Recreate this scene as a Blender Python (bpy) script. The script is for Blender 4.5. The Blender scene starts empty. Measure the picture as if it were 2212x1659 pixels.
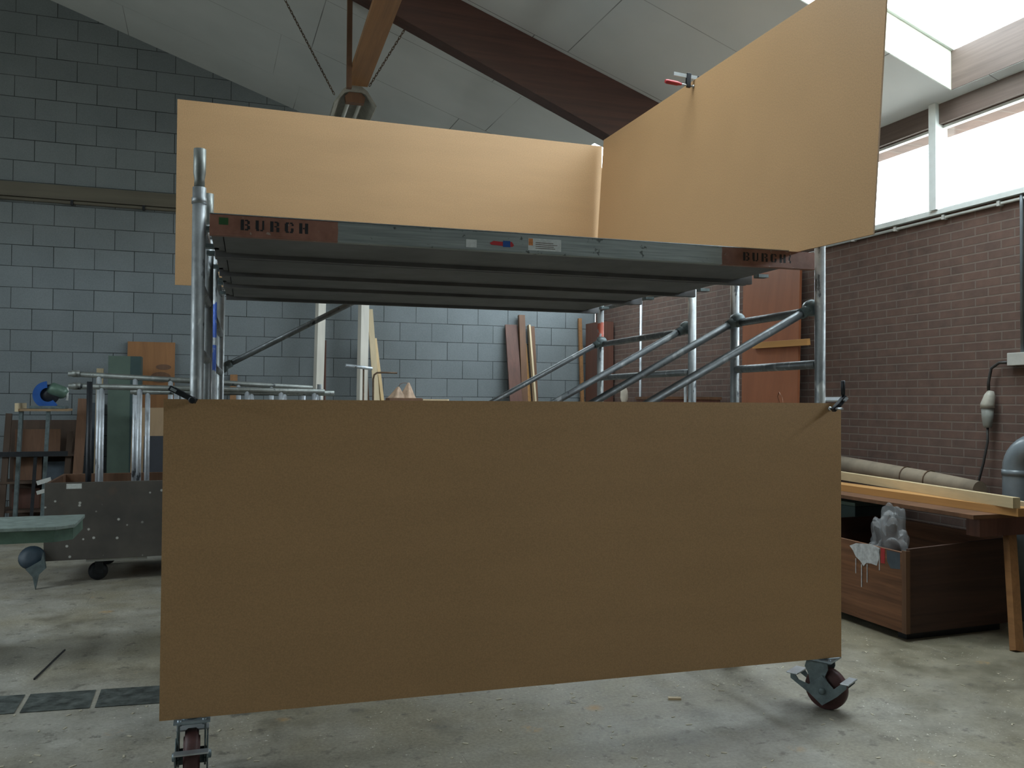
import bpy, bmesh, math, random
from mathutils import Vector, Matrix
random.seed(7)
PI = math.pi
sc = bpy.context.scene
COL = sc.collection
Vv = Vector

# ---------------------------------------------------------------- mesh builder
class MB:
    def __init__(self):
        self.v = []; self.f = []; self.s = []
    def add(self, vs, fs, smooth=False, M=None):
        b = len(self.v)
        for p in vs:
            p = Vv(p)
            self.v.append(M @ p if M else p)
        for f in fs:
            self.f.append([b + i for i in f]); self.s.append(smooth)
        return self
    def box(self, lo, hi, M=None):
        x0, y0, z0 = lo; x1, y1, z1 = hi
        vs = [(x0,y0,z0),(x1,y0,z0),(x1,y1,z0),(x0,y1,z0),(x0,y0,z1),(x1,y0,z1),(x1,y1,z1),(x0,y1,z1)]
        return self.add(vs, [(0,3,2,1),(4,5,6,7),(0,1,5,4),(1,2,6,5),(2,3,7,6),(3,0,4,7)], False, M)
    def beam(self, p0, p1, w, h, side=(1,0,0)):
        p0 = Vv(p0); p1 = Vv(p1); d = (p1 - p0).normalized()
        s = Vv(side); s = (s - d * s.dot(d)).normalized(); n = d.cross(s)
        vs = []
        for p in (p0, p1):
            for a, b in ((-1,-1),(1,-1),(1,1),(-1,1)):
                vs.append(p + s * (a * w / 2) + n * (b * h / 2))
        return self.add(vs, [(0,1,2,3),(7,6,5,4),(0,4,5,1),(1,5,6,2),(2,6,7,3),(3,7,4,0)])
    def tube(self, pts, r, n=14, caps=True, smooth=True):
        pts = [Vv(p) for p in pts]; m = len(pts)
        rr = r if isinstance(r, (list, tuple)) else [r] * m
        d0 = (pts[1] - pts[0]).normalized()
        a = Vv((0,0,1)) if abs(d0.z) < .9 else Vv((1,0,0))
        s = (a - d0 * a.dot(d0)).normalized()
        vs = []; fs = []
        for i, p in enumerate(pts):
            if i == 0: d = d0
            elif i == m - 1: d = (pts[i] - pts[i-1]).normalized()
            else:
                d = ((pts[i+1]-pts[i]).normalized() + (pts[i]-pts[i-1]).normalized())
                d = d.normalized() if d.length > 1e-6 else (pts[i+1]-pts[i]).normalized()
            s = (s - d * s.dot(d)); s.normalize(); t = d.cross(s)
            for k in range(n):
                an = 2 * PI * k / n
                vs.append(p + (s * math.cos(an) + t * math.sin(an)) * rr[i])
        for i in range(m - 1):
            for k in range(n):
                k2 = (k + 1) % n
                fs.append((i*n+k, i*n+k2, (i+1)*n+k2, (i+1)*n+k))
        self.add(vs, fs, smooth)
        if caps:
            b = len(self.v) - len(vs)
            self.f.append([b + k for k in range(n)][::-1]); self.s.append(False)
            self.f.append([b + (m-1)*n + k for k in range(n)]); self.s.append(False)
        return self
    def prism(self, poly, h0, h1, M=None, flip=False):
        # poly in local xy, extruded along local z
        n = len(poly)
        vs = [(x, y, h0) for x, y in poly] + [(x, y, h1) for x, y in poly]
        fs = [list(range(n))[::-1], [n + i for i in range(n)]]
        for i in range(n):
            j = (i + 1) % n; fs.append((i, j, n + j, n + i))
        return self.add(vs, fs, False, M)
    def lathe(self, prof, n=24, M=None, smooth=True):
        # prof: (radius, z)
        vs = []; fs = []
        for r, z in prof:
            for k in range(n):
                a = 2*PI*k/n; vs.append((r*math.cos(a), r*math.sin(a), z))
        for i in range(len(prof)-1):
            for k in range(n):
                k2 = (k+1) % n
                fs.append((i*n+k, i*n+k2, (i+1)*n+k2, (i+1)*n+k))
        fs.append(list(range(n))[::-1]); fs.append([(len(prof)-1)*n+k for k in range(n)])
        return self.add(vs, fs, smooth, M)
    def build(self, name, mat=None, parent=None, bevel=0):
        me = bpy.data.meshes.new(name)
        me.from_pydata([tuple(p) for p in self.v], [], self.f)
        me.polygons.foreach_set('use_smooth', self.s)
        bm = bmesh.new(); bm.from_mesh(me); bmesh.ops.recalc_face_normals(bm, faces=bm.faces); bm.to_mesh(me); bm.free()
        me.update()
        if mat: me.materials.append(mat)
        o = bpy.data.objects.new(name, me); COL.objects.link(o)
        if parent: o.parent = parent
        if bevel:
            md = o.modifiers.new('Bevel', 'BEVEL'); md.width = bevel; md.segments = 2; md.limit_method = 'ANGLE'; md.angle_limit = math.radians(50)
        return o

def thing(name, label, cat, loc=(0,0,0), rot=(0,0,0), group=None):
    o = bpy.data.objects.new(name, None); COL.objects.link(o)
    o.location = loc; o.rotation_euler = rot; o.empty_display_size = .1
    o['label'] = label; o['category'] = cat
    if group: o['group'] = group
    return o
def tag(o, label, cat, group=None, kind=None):
    o['label'] = label; o['category'] = cat
    if group: o['group'] = group
    if kind: o['kind'] = kind
    return o
def struct(o):
    o['kind'] = 'structure'; return o
def lab(o, t):
    o['label'] = t; return o

# ---------------------------------------------------------------- materials
class NT:
    def __init__(self, name):
        self.m = bpy.data.materials.new(name); self.m.use_nodes = True
        self.t = self.m.node_tree; self.t.nodes.clear()
        self.out = self.t.nodes.new('ShaderNodeOutputMaterial')
        self.b = self.t.nodes.new('ShaderNodeBsdfPrincipled'); self.t.links.new(self.b.outputs[0], self.out.inputs[0])
        self.tc = self.t.nodes.new('ShaderNodeTexCoord')
        self.obj = self.tc.outputs['Object']
    def L(self, a, b): self.t.links.new(a, b)
    def set(self, k, v):
        i = self.b.inputs[k]
        if hasattr(v, 'is_linked'): self.L(v, i)
        else: i.default_value = (tuple(v) + (1,)) if isinstance(v, (tuple, list)) and len(v) == 3 else v
        return self
    def map(self, scale=(1,1,1), rot=(0,0,0), loc=(0,0,0), src=None):
        n = self.t.nodes.new('ShaderNodeMapping'); n.inputs['Scale'].default_value = scale; n.inputs['Rotation'].default_value = rot; n.inputs['Location'].default_value = loc
        self.L(src or self.obj, n.inputs[0]); return n.outputs[0]
    def sep(self, src=None):
        n = self.t.nodes.new('ShaderNodeSeparateXYZ'); self.L(src or self.obj, n.inputs[0]); return n.outputs
    def comb(self, x, y, z=0):
        n = self.t.nodes.new('ShaderNodeCombineXYZ')
        for i, v in enumerate((x, y, z)):
            if hasattr(v, 'is_linked'): self.L(v, n.inputs[i])
            else: n.inputs[i].default_value = v
        return n.outputs[0]
    def math(self, op, a, b=0, c=0):
        n = self.t.nodes.new('ShaderNodeMath'); n.operation = op
        for i, v in enumerate((a, b, c)):
            if hasattr(v, 'is_linked'): self.L(v, n.inputs[i])
            else: n.inputs[i].default_value = v
        return n.outputs[0]
    def noise(self, scale, detail=3, rough=.55, src=None, dist=0):
        n = self.t.nodes.new('ShaderNodeTexNoise'); n.inputs['Scale'].default_value = scale; n.inputs['Detail'].default_value = detail
        n.inputs['Roughness'].default_value = rough; n.inputs['Distortion'].default_value = dist
        self.L(src or self.obj, n.inputs['Vector']); return n.outputs['Fac']
    def voro(self, scale, src=None, feat='F1'):
        n = self.t.nodes.new('ShaderNodeTexVoronoi'); n.inputs['Scale'].default_value = scale; n.feature = feat
        self.L(src or self.obj, n.inputs['Vector']); return n.outputs
    def ramp(self, fac, stops):
        n = self.t.nodes.new('ShaderNodeValToRGB'); e = n.color_ramp.elements
        while len(e) < len(stops): e.new(.5)
        for i, (p, c) in enumerate(stops):
            e[i].position = p
            if not isinstance(c, (tuple, list)): c = (c, c, c)
            e[i].color = tuple(c) + (1,)
        self.L(fac, n.inputs[0]); return n.outputs[0]
    def mix(self, fac, a, b, mode='MIX'):
        n = self.t.nodes.new('ShaderNodeMix'); n.data_type = 'RGBA'; n.blend_type = mode
        for k, v in ((0, fac), (6, a), (7, b)):
            if hasattr(v, 'is_linked'): self.L(v, n.inputs[k])
            else: n.inputs[k].default_value = (tuple(v) + (1,)) if isinstance(v, (tuple, list)) else v
        return n.outputs[2]
    def brick(self, vec, w, h, mortar, c1, c2, cm, offset=.5, smooth=.1):
        n = self.t.nodes.new('ShaderNodeTexBrick'); self.L(vec, n.inputs['Vector'])
        n.offset = offset; n.inputs['Scale'].default_value = 1; n.inputs['Brick Width'].default_value = w; n.inputs['Row Height'].default_value = h
        n.inputs['Mortar Size'].default_value = mortar; n.inputs['Mortar Smooth'].default_value = smooth; n.inputs['Bias'].default_value = 0
        for k, v in (('Color1', c1), ('Color2', c2), ('Mortar', cm)): n.inputs[k].default_value = tuple(v) + (1,)
        return n.outputs
    def bump(self, h, strength=.3, dist=.01):
        n = self.t.nodes.new('ShaderNodeBump'); n.inputs['Strength'].default_value = strength; n.inputs['Distance'].default_value = dist
        self.L(h, n.inputs['Height']); self.L(n.outputs[0], self.b.inputs['Normal']); return self

def simple(name, col, rough=.6, metal=0, var=.25, scale=8, stretch=(1,1,1), bump=0):
    t = NT(name); v = t.map(stretch)
    f = t.noise(scale, 4, .6, v)
    a = tuple(c * (1 - var) for c in col); b = tuple(min(1, c * (1 + var)) for c in col)
    t.set('Base Color', t.ramp(f, [(.3, a), (.7, b)])).set('Roughness', rough).set('Metallic', metal)
    if bump: t.bump(f, bump, .004)
    return t.m

def wood(name, col, axis=2, rough=.6, var=.35, freq=26, knots=False):
    t = NT(name); s = [freq, freq, freq]; s[axis] = freq * .04
    v = t.map(tuple(s)); f = t.noise(1, 4, .6, v, .6)
    f2 = t.noise(1.7, 2)
    a = tuple(c * (1 - var) for c in col); b = tuple(min(1, c * (1 + var * .6)) for c in col)
    c = t.ramp(f, [(.3, a), (.68, b)])
    c = t.mix(.35, c, t.ramp(f2, [(.3, tuple(x*.6 for x in col)), (.7, col)]))
    if knots:
        k = t.voro(3.2)['Distance']; c = t.mix(t.ramp(k, [(.03, .8), (.09, 0.)]), c, tuple(x*.3 for x in col))
    t.set('Base Color', c).set('Roughness', rough).bump(f, .08, .003)
    return t.m

def galv(name, tint=(.36,.38,.385), bands=None, splash=.5):
    t = NT(name)
    f = t.noise(7, 5, .65); g = t.noise(46, 3)
    c = t.ramp(f, [(.3, tuple(x*.62 for x in tint)), (.62, tint), (.8, tuple(min(1,x*1.35) for x in tint))])
    w = t.ramp(t.noise(16, 3, .5, t.map((1,1,.45))), [(.60, 0.), (.66, splash)])
    c = t.mix(w, c, (.62,.63,.60))
    d = t.ramp(t.noise(13, 4, .6, t.map((1.2,1.2,.5), loc=(3,1,7))), [(.63, 0.), (.68, .85)])
    c = t.mix(d, c, (.03,.035,.04))
    met = .7; rg = t.ramp(g, [(.3, .38), (.7, .6)])
    if bands:
        z = t.sep()[2]
        for z0, z1, colr in bands:
            k = t.math('MULTIPLY', t.math('GREATER_THAN', z, z0), t.math('LESS_THAN', z, z1))
            nk = t.ramp(t.noise(22, 3), [(.36, 0.), (.42, 1.)])
            c = t.mix(t.math('MULTIPLY', k, nk), c, colr)
        met = .35
    t.set('Base Color', c).set('Metallic', met).set('Roughness', rg)
    return t.m

# MDF
def mdf(name, col, axis):
    t = NT(name)
    f = t.noise(150, 3, .75); g = t.noise(1.1, 3, .5)
    s = [1.2,1.2,1.2]; s[2] = 7.
    h = t.noise(1.3, 3, .5, t.map(tuple(s)))
    c = t.ramp(f, [(.3, tuple(x*.72 for x in col)), (.7, tuple(x*1.26 for x in col))])
    c = t.mix(.30, c, t.ramp(g, [(.3, tuple(x*.82 for x in col)), (.7, tuple(x*1.1 for x in col))]))
    c = t.mix(.25, c, t.ramp(h, [(.35, tuple(x*.84 for x in col)), (.65, tuple(x*1.06 for x in col))]))
    t.set('Base Color', c).set('Roughness', .55)
    return t.m
MDF = mdf('mdf_board', (.45,.268,.126), 0)

# brick wall (in y,z)
def brickwall():
    t = NT('brown_brick'); x, y, z = t.sep()
    v = t.comb(y, z)
    br = t.brick(v, .225, .0667, .006, (.135,.070,.052), (.080,.048,.040), (.165,.135,.115), .5, .3)
    n = t.noise(9, 4); big = t.noise(.9, 3)
    c = t.mix(.55, br['Color'], t.ramp(n, [(.3, (.055,.034,.029)), (.7, (.165,.095,.072))]))
    c = t.mix(t.ramp(br['Fac'], [(.2, 0.), (.8, .75)]), c, (.175,.145,.122))
    c = t.mix(.3, c, t.ramp(big, [(.3, (.065,.05,.04)), (.7, (.155,.105,.082))]))
    t.set('Base Color', c).set('Roughness', .85)
    h = t.math('SUBTRACT', t.math('MULTIPLY', n, .4), br['Fac'])
    t.bump(h, .6, .008)
    return t.m
def blockwall():
    t = NT('grey_concrete_block'); x, y, z = t.sep()
    v = t.comb(t.math('ADD', x, .03), t.math('ADD', z, -.26))
    br = t.brick(v, .447, .2535, .0045, (.215,.24,.25), (.165,.188,.20), (.05,.055,.055), .5, .2)
    n = t.noise(70, 3, .7); big = t.noise(1.3, 4)
    jn = t.ramp(t.noise(2.3, 3), [(.35, .35), (.6, 1.)])
    c = br['Color']
    c = t.mix(.35, c, t.ramp(n, [(.25, (.095,.112,.12)), (.75, (.265,.29,.30))]))
    c = t.mix(.25, c, t.ramp(big, [(.3, (.11,.132,.13)), (.7, (.25,.275,.285))]))
    c = t.mix(t.math('MULTIPLY', br['Fac'], jn), c, (.022,.026,.026))
    t.set('Base Color', c).set('Roughness', .9)
    t.bump(t.math('SUBTRACT', t.math('MULTIPLY', n, .5), br['Fac']), .5, .006)
    return t.m
def ceilmat(sgn=1):
    t = NT('white_ceiling_board'); x, y, z = t.sep()
    v = t.comb(t.math('ADD', x, 20.39), t.math('ADD', y, 12.37))
    br = t.brick(v, 2.0, 1.22, .0045, (.6,.6,.6), (.6,.6,.6), (.14,.14,.14), .16, .1)
    jn = t.ramp(t.noise(.9, 2), [(.38, .12), (.6, 1.)])
    c = t.mix(t.math('MULTIPLY', br['Fac'], jn), t.ramp(t.noise(1.1, 3), [(.3, (.53,.555,.55)), (.7, (.60,.62,.615))]), (.17,.17,.17))
    t.set('Base Color', c).set('Roughness', .8)
    return t.m
def floormat():
    t = NT('worn_concrete')
    a = t.noise(.75, 5, .62); b = t.noise(4.5, 6, .72); f = t.noise(60, 3, .7)
    c = t.ramp(a, [(.3, (.15,.145,.12)), (.5, (.27,.268,.245)), (.7, (.38,.385,.37))])
    c = t.mix(.5, c, t.ramp(b, [(.34, (.10,.095,.075)), (.5, (.30,.295,.275)), (.68, (.50,.50,.48))]))
    c = t.mix(.28, c, t.ramp(f, [(.3, (.13,.13,.12)), (.7, (.42,.42,.41))]))
    dz = t.ramp(t.noise(.55, 4, .65, t.map((1,1,1), loc=(2.2,.7,0))), [(.42, 0.), (.62, .7)])
    c = t.mix(dz, c, t.ramp(f, [(.3, (.15,.13,.08)), (.7, (.29,.255,.17))]))
    # sawdust towards the brick wall, with the dimmer light there darkened into its colour
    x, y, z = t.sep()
    dust_shade = t.ramp(t.math('ADD', t.math('MULTIPLY_ADD', x, .45, 1.2), t.math('MULTIPLY', t.noise(1.6, 5, .65), .9)), [(.35, 0.), (1., .8)])
    c = t.mix(dust_shade, c, t.ramp(b, [(.3, (.085,.078,.05)), (.7, (.225,.205,.15))]))
    # dirt blotches and worn streaks
    d = t.ramp(t.noise(1.6, 4, .6, t.map((1,1,1), loc=(4,2,0))), [(.58, 0.), (.70, .65)])
    c = t.mix(d, c, (.09,.08,.055))
    d2 = t.ramp(t.noise(9, 4, .7, t.map((1,1,1), loc=(1,6,0))), [(.58, 0.), (.66, .6)])
    c = t.mix(d2, c, (.09,.085,.075))
    # paint drops: white, orange
    wm = t.ramp(t.noise(2.2, 2, .5, t.map(loc=(9,3,0))), [(.42, 0.), (.6, 1.)])
    for sc_, lo, hi in ((17, .05, .09), (43, .07, .12)):
        w = t.ramp(t.voro(sc_)['Distance'], [(lo, 1.), (hi, 0.)])
        c = t.mix(t.math('MULTIPLY', w, wm), c, (.62,.62,.60))
    o = t.ramp(t.voro(2.3, t.map(loc=(.4,1.7,0)))['Distance'], [(.05, .8), (.14, 0.)])
    om = t.ramp(b, [(.5, 0.), (.58, .8)])
    c = t.mix(t.math('MULTIPLY', o, om), c, (.42,.25,.09))
    # scratches
    for rz_, q in ((.6, .73), (2.2, .74), (1.3, .745)):
        s_ = t.ramp(t.noise(1, 2, .5, t.map((46,.8,1), rot=(0,0,rz_), loc=(rz_*7,0,0))), [(q, 0.), (q+.02, .5)])
        c = t.mix(s_, c, (.46,.46,.43) if rz_ < 2 else (.10,.10,.09))
    c = t.mix(1., c, (1.20,1.15,1.05), 'MULTIPLY')
    t.set('Base Color', c).set('Roughness', t.ramp(b, [(.3, .40), (.7, .65)]))
    t.bump(t.math('ADD', b, t.math('MULTIPLY', f, .5)), .15, .006)
    return t.m
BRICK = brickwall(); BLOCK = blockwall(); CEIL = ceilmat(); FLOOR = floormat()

def glassmat():
    m = bpy.data.materials.new('window_glass'); m.use_nodes = True; t = m.node_tree; t.nodes.clear()
    o = t.nodes.new('ShaderNodeOutputMaterial'); mx = t.nodes.new('ShaderNodeMixShader'); mx.inputs[0].default_value = .06
    a = t.nodes.new('ShaderNodeBsdfTransparent'); a.inputs[0].default_value = (.97,.985,.98,1); g = t.nodes.new('ShaderNodeBsdfGlossy'); g.inputs['Roughness'].default_value = .05
    t.links.new(a.outputs[0], mx.inputs[1]); t.links.new(g.outputs[0], mx.inputs[2]); t.links.new(mx.outputs[0], o.inputs[0]); return m
GLASS = glassmat()
WHITE = simple('white_paint', (.62,.65,.63), .45, var=.08)
CREAM = simple('cream_reveal_paint', (.56,.58,.47), .6, var=.06)
FRIEZE = wood('stained_fascia_wood', (.12,.085,.07), 1, .6)
DARKBEAM = wood('dark_red_brown_glulam', (.072,.029,.02), 0, .5, .45, 22)
ORANGEWOOD = wood('varnished_orange_wood', (.30,.145,.055), 1, .5)
BROWNWOOD = wood('brown_wood', (.17,.085,.045), 2, .6)
REDBROWN = wood('red_brown_plank', (.125,.052,.035), 2, .55)
PLY = wood('orange_plywood', (.31,.14,.05), 2, .5, .22, 14)
DOORPLY = wood('red_orange_veneer', (.27,.095,.042), 2, .45, .2, 10)
PINE = wood('pale_pine', (.66,.53,.34), 2, .55, .18, 20, True)
PINEW = wood('whitish_planed_timber', (.66,.62,.54), 2, .55, .12, 20)
PINEYEL = wood('yellow_pine', (.58,.40,.18), 2, .5, .2, 20)
PINEY = wood('pale_pine_along', (.66,.53,.32), 1, .55, .15, 20, True)
ORANGEY = wood('orange_pine_along', (.55,.29,.10), 1, .5, .2, 20)
DARKTIMBER = wood('dark_dusty_timber', (.085,.052,.034), 2, .7, .35, 12)
TAN = wood('tan_chipboard', (.30,.20,.11), 2, .7, .2, 12)
CRATEW = wood('old_crate_plywood', (.16,.075,.035), 0, .65, .5, 16)
CRATEY = wood('old_crate_side_plywood', (.085,.042,.026), 1, .65, .5, 16)
GREYCART = None
def cartmat():
    t = NT('dark_paint_splattered_board')
    c = t.ramp(t.noise(3, 4), [(.3, (.052,.047,.042)), (.7, (.10,.088,.074))])
    w = t.ramp(t.voro(13)['Distance'], [(.10, 1.), (.16, 0.)]); wm = t.ramp(t.noise(3.1, 2, .5, t.map(loc=(5,1,2))), [(.40, 0.), (.48, .9)])
    c = t.mix(t.math('MULTIPLY', w, wm), c, (.50,.50,.46))
    c = t.mix(t.ramp(t.noise(5, 4, .6, t.map(loc=(8,8,1))), [(.6, 0.), (.75, .4)]), c, (.14,.09,.06))
    t.set('Base Color', c).set('Roughness', .6); return t.m
GREYCART = cartmat()
GALV = galv('galvanised_tube', splash=.8); GALVB = galv('galvanised_tube_blue_bands', bands=[(1.62,1.76,(.02,.07,.30)), (1.80,1.99,(.02,.07,.30))])
GALVR = galv('galvanised_tube_red_paint', bands=[(1.985,2.10,(.36,.085,.05))], splash=.9)
GALVS = galv('galvanised_tube_shiny', (.62,.66,.70), splash=.2)
GALVDULL = galv('galvanised_tube_dull', (.27,.285,.265), splash=.15)
GALVC = galv('galvanised_brace_tube', (.20,.215,.22), splash=.25)
ALU = simple('aluminium_deck', (.30,.31,.31), .5, .5, .2, 6)
DECKUND = simple('deck_underside_grey', (.15,.15,.155), .7, .1, .2, 4)
STEEL = simple('bright_steel', (.55,.58,.60), .35, .85, .15, 12)
BLACKM = simple('black_iron', (.018,.02,.024), .45, .3, .3, 20)
CASTG = simple('grey_blue_painted_steel', (.13,.165,.17), .42, .35, .3, 22)
CASTL = simple('light_zinc_plate', (.30,.36,.40), .4, .6, .2, 18)
TYRE = simple('dark_red_rubber', (.075,.03,.028), .55, 0, .3, 20)
BLACK = simple('black_paint', (.012,.012,.014), .6)
REDP = simple('red_lacquer', (.42,.035,.04), .35, 0, .15, 10)
BLUEP = simple('blue_paint', (.02,.085,.30), .35, 0, .2, 8)
GREENP = simple('green_painted_steel', (.10,.165,.125), .4, .2, .3, 9)
GREENTOP = simple('worn_green_table_top', (.27,.33,.30), .4, .3, .35, 14)
GREENB = simple('sage_green_board', (.085,.125,.10), .55, 0, .12, 5)
GREENB2 = simple('dark_teal_board', (.035,.065,.065), .55, 0, .12, 5)
DARKPANEL = simple('near_black_board', (.012,.014,.02), .5)
SLATE = simple('slate_blue_board', (.06,.08,.10), .55)
PVC = simple('grey_plastic_pipe', (.16,.19,.21), .3, 0, .2, 5)
TANPIPE = simple('dusty_tan_tube', (.235,.19,.135), .8, 0, .2, 6)
GREYPL = simple('light_grey_plastic', (.45,.45,.42), .45, 0, .1)
CABLE = simple('dark_cable', (.03,.028,.026), .5)
RUST = simple('rusty_iron', (.12,.075,.045), .6, .4, .4, 25)
LEATHER = simple('pale_tan_hide', (.42,.29,.20), .7, 0, .25, 16, bump=.5)
COPPER = simple('thin_reddish_wire', (.20,.09,.05), .4, .5)
STONE = simple('white_plaster_scoop', (.62,.56,.47), .7, 0, .15, 12)
PAPERW = simple('white_sticker_paper', (.58,.60,.58), .5, 0, .12, 60)
ORANGES = simple('orange_sticker_stripe', (.55,.20,.06), .5, 0, .3, 60)
TILE = simple('dark_slate_tile', (.075,.085,.078), .5, 0, .75, 16, bump=.3)
LAMPW = simple('dusty_lamp_enamel', (.30,.29,.25), .5, 0, .2, 10)
TRUNK = wood('dull_beige_trunking', (.13,.115,.085), 0, .6, .2, 10)
RUBBLE = simple('pale_wood_chips', (.55,.50,.38), .8)
WHITEST = simple('white_paint_smear', (.55,.57,.58), .6, 0, .3, 30)
def beammat():
    t = NT('deck_side_beam_red_ends')
    x, y, z = t.sep()
    n = t.math('MULTIPLY', t.math('SUBTRACT', t.noise(25, 3), .5), .012)
    xe = t.math('ADD', x, n)
    k = t.math('MAXIMUM', t.math('LESS_THAN', xe, .651), t.math('GREATER_THAN', xe, 2.418))
    al = t.ramp(t.noise(1, 4, .6, t.map((3,3,90))), [(.3, (.20,.225,.215)), (.7, (.36,.385,.37))])
    sp = t.ramp(t.noise(19, 4, .6), [(.64, 0.), (.68, .8)]); al = t.mix(sp, al, (.05,.055,.05))
    rd = t.ramp(t.noise(18, 4), [(.3, (.20,.085,.055)), (.7, (.30,.14,.10))])
    sp2 = t.ramp(t.noise(30, 3, .6, t.map(loc=(3,3,3))), [(.66, 0.), (.69, .7)]); rd = t.mix(sp2, rd, (.35,.30,.26))
    t.set('Base Color', t.mix(k, al, rd)).set('Roughness', .5).set('Metallic', t.math('MULTIPLY', t.math('SUBTRACT', 1, k), .5))
    return t.m
BEAMR = beammat()
def plasticbag():
    m = bpy.data.materials.new('clear_plastic_film'); m.use_nodes = True; t = m.node_tree; t.nodes.clear()
    o = t.nodes.new('ShaderNodeOutputMaterial'); mx = t.nodes.new('ShaderNodeMixShader'); mx.inputs[0].default_value = .2
    a = t.nodes.new('ShaderNodeBsdfTransparent'); g = t.nodes.new('ShaderNodeBsdfPrincipled')
    g.inputs['Base Color'].default_value = (.55,.57,.58,1); g.inputs['Roughness'].default_value = .25
    t.links.new(a.outputs[0], mx.inputs[1]); t.links.new(g.outputs[0], mx.inputs[2]); t.links.new(mx.outputs[0], o.inputs[0]); return m
BAG = plasticbag()

# ================================================================= THE HALL
# x = across the hall (0 = inner face of brick wall, negative to the left), y = along it, z = up
YB = 11.668; YF = -5.0; XL = -16.0; RID = -8.0
EZ = 3.81; SL = .342
def cz(x): return EZ - SL * x if x >= RID else EZ - SL * (2*RID - x)
WIN0, WIN1 = -2.2, 11.3      # window strip along y
SKY = (-4.7, -.12, 3.65, 5.05)  # roof light in view x0,x1,y0,y1
SKY2 = (-14.0, -10.0, 3.2, 5.05)   # roof lights on the far slope
SKY4 = (-1.45, -.12, 8.6, 10.9)
YW = YF

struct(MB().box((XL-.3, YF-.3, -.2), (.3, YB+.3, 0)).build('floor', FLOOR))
# drain strip of dark tiles
g = MB()
for i in range(13):
    x0 = -9.145 + i * .322
    def ln(x): return 4.712 - .105 * (x + 6.0)
    g.add([(x0+.012, ln(x0)-.135, .0015), (x0+.31, ln(x0+.31)-.135, .0015), (x0+.31, ln(x0+.31)+.135, .0015), (x0+.012, ln(x0)+.135, .0015),
           (x0+.012, ln(x0)-.135, .004), (x0+.31, ln(x0+.31)-.135, .004), (x0+.31, ln(x0+.31)+.135, .004), (x0+.012, ln(x0)+.135, .004)],
          [(0,3,2,1),(4,5,6,7),(0,1,5,4),(1,2,6,5),(2,3,7,6),(3,0,4,7)])
struct(g.build('trim_1', TILE))
# gable wall
def gable(y0, y1, name, mat):
    P = [(XL, 0), (0, 0), (0, EZ+.12), (RID, cz(RID)+.12), (XL, EZ+.12)]
    m = MB(); n = len(P)
    m.add([(x, y0, z) for x, z in P] + [(x, y1, z) for x, z in P],
          [list(range(n)), [n+i for i in range(n)][::-1]] + [(i, (i+1) % n, n+(i+1) % n, n+i) for i in range(n)])
    return struct(m.build(name, mat))
gable(YB, YB+.3, 'wall_back', BLOCK)
gable(YF-.3, YF, 'wall_front', BLOCK)
# long walls with strip of windows
def longwall(name, xa, xb, mat):
    m = MB()
    m.box((xa, YF, 0), (xb, YB, 2.985))
    m.box((xa, YF, 3.66), (xb, YB, EZ+.03))
    m.box((xa, YF, 2.985), (xb, WIN0, 3.66)); m.box((xa, WIN1, 2.985), (xb, YB, 3.66))
    return struct(m.build(name, mat))
longwall('wall_right', .002, .3, BRICK)
longwall('wall_left', XL-.3, XL, BRICK)
struct(MB().box((-.035, YF, 3.665), (.0, YB, 3.85)).build('trim_2', FRIEZE))
struct(MB().box((-.05, WIN0, 2.955), (.001, WIN1, 2.99)).build('trim_3', WHITE))
# windows : bays between mullions
bays = [WIN0, -.7, .8, 2.3, 3.8, 5.285, 6.785, 8.285, 9.785, WIN1]
k = 0
for side in (0, 1):
    for i in range(len(bays)-1):
        a, b = bays[i], bays[i+1]; k += 1
        sx = (lambda x: x) if side == 0 else (lambda x: XL - x)
        def bx(m, lo, hi):
            xs = sorted((sx(lo[0]), sx(hi[0]))); m.box((xs[0], lo[1], lo[2]), (xs[1], hi[1], hi[2]))
        m = MB()
        bx(m, (.006, a+.001, 2.991), (.05, a+.025, 3.659)); bx(m, (.006, b-.025, 2.991), (.05, b-.001, 3.659))
        bx(m, (.006, a+.025, 2.991), (.05, b-.025, 3.012)); bx(m, (.006, a+.025, 3.638), (.05, b-.025, 3.659))
        w = struct(m.build('window_%d' % k, WHITE))
        m = MB(); bx(m, (.025, a+.025, 3.012), (.031, b-.025, 3.638)); m.build('pane', GLASS, w)
# white posts between the bays, running up over the fascia
for i, yv in enumerate(bays[1:-1]):
    struct(MB().box((-.07, yv-.035, 2.992), (.05, yv+.035, EZ+.02)).build('trim_%d' % (4+i), WHITE))
# ceiling, right slope with roof light opening
def slab(m, x0, x1, y0, y1, t=.1):
    m.add([(x0,y0,cz(x0)),(x1,y0,cz(x1)),(x1,y1,cz(x1)),(x0,y1,cz(x0)),(x0,y0,cz(x0)+t),(x1,y0,cz(x1)+t),(x1,y1,cz(x1)+t),(x0,y1,cz(x0)+t)],
          [(0,3,2,1),(4,5,6,7),(0,1,5,4),(1,2,6,5),(2,3,7,6),(3,0,4,7)])
def quadbox(m, x0, x1, y0, y1, o0, o1):
    m.add([(x0,y0,cz(x0)+o0),(x1,y0,cz(x1)+o0),(x1,y1,cz(x1)+o0),(x0,y1,cz(x0)+o0),(x0,y0,cz(x0)+o1),(x1,y0,cz(x1)+o1),(x1,y1,cz(x1)+o1),(x0,y1,cz(x0)+o1)],
          [(0,3,2,1),(4,5,6,7),(0,1,5,4),(1,2,6,5),(2,3,7,6),(3,0,4,7)])
a, b, c, d = SKY
m = MB()
for q in ((RID, a, YF, YB), (b, .0, YF, YB), (a, b, YF, c), (a, b, d, SKY4[2]), (a, SKY4[0], SKY4[2], SKY4[3]), (a, b, SKY4[3], YB)): quadbox(m, *q, 0, .1)
struct(m.build('ceiling', CEIL))
m = MB()
a2, b2 = SKY2[:2]
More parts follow.
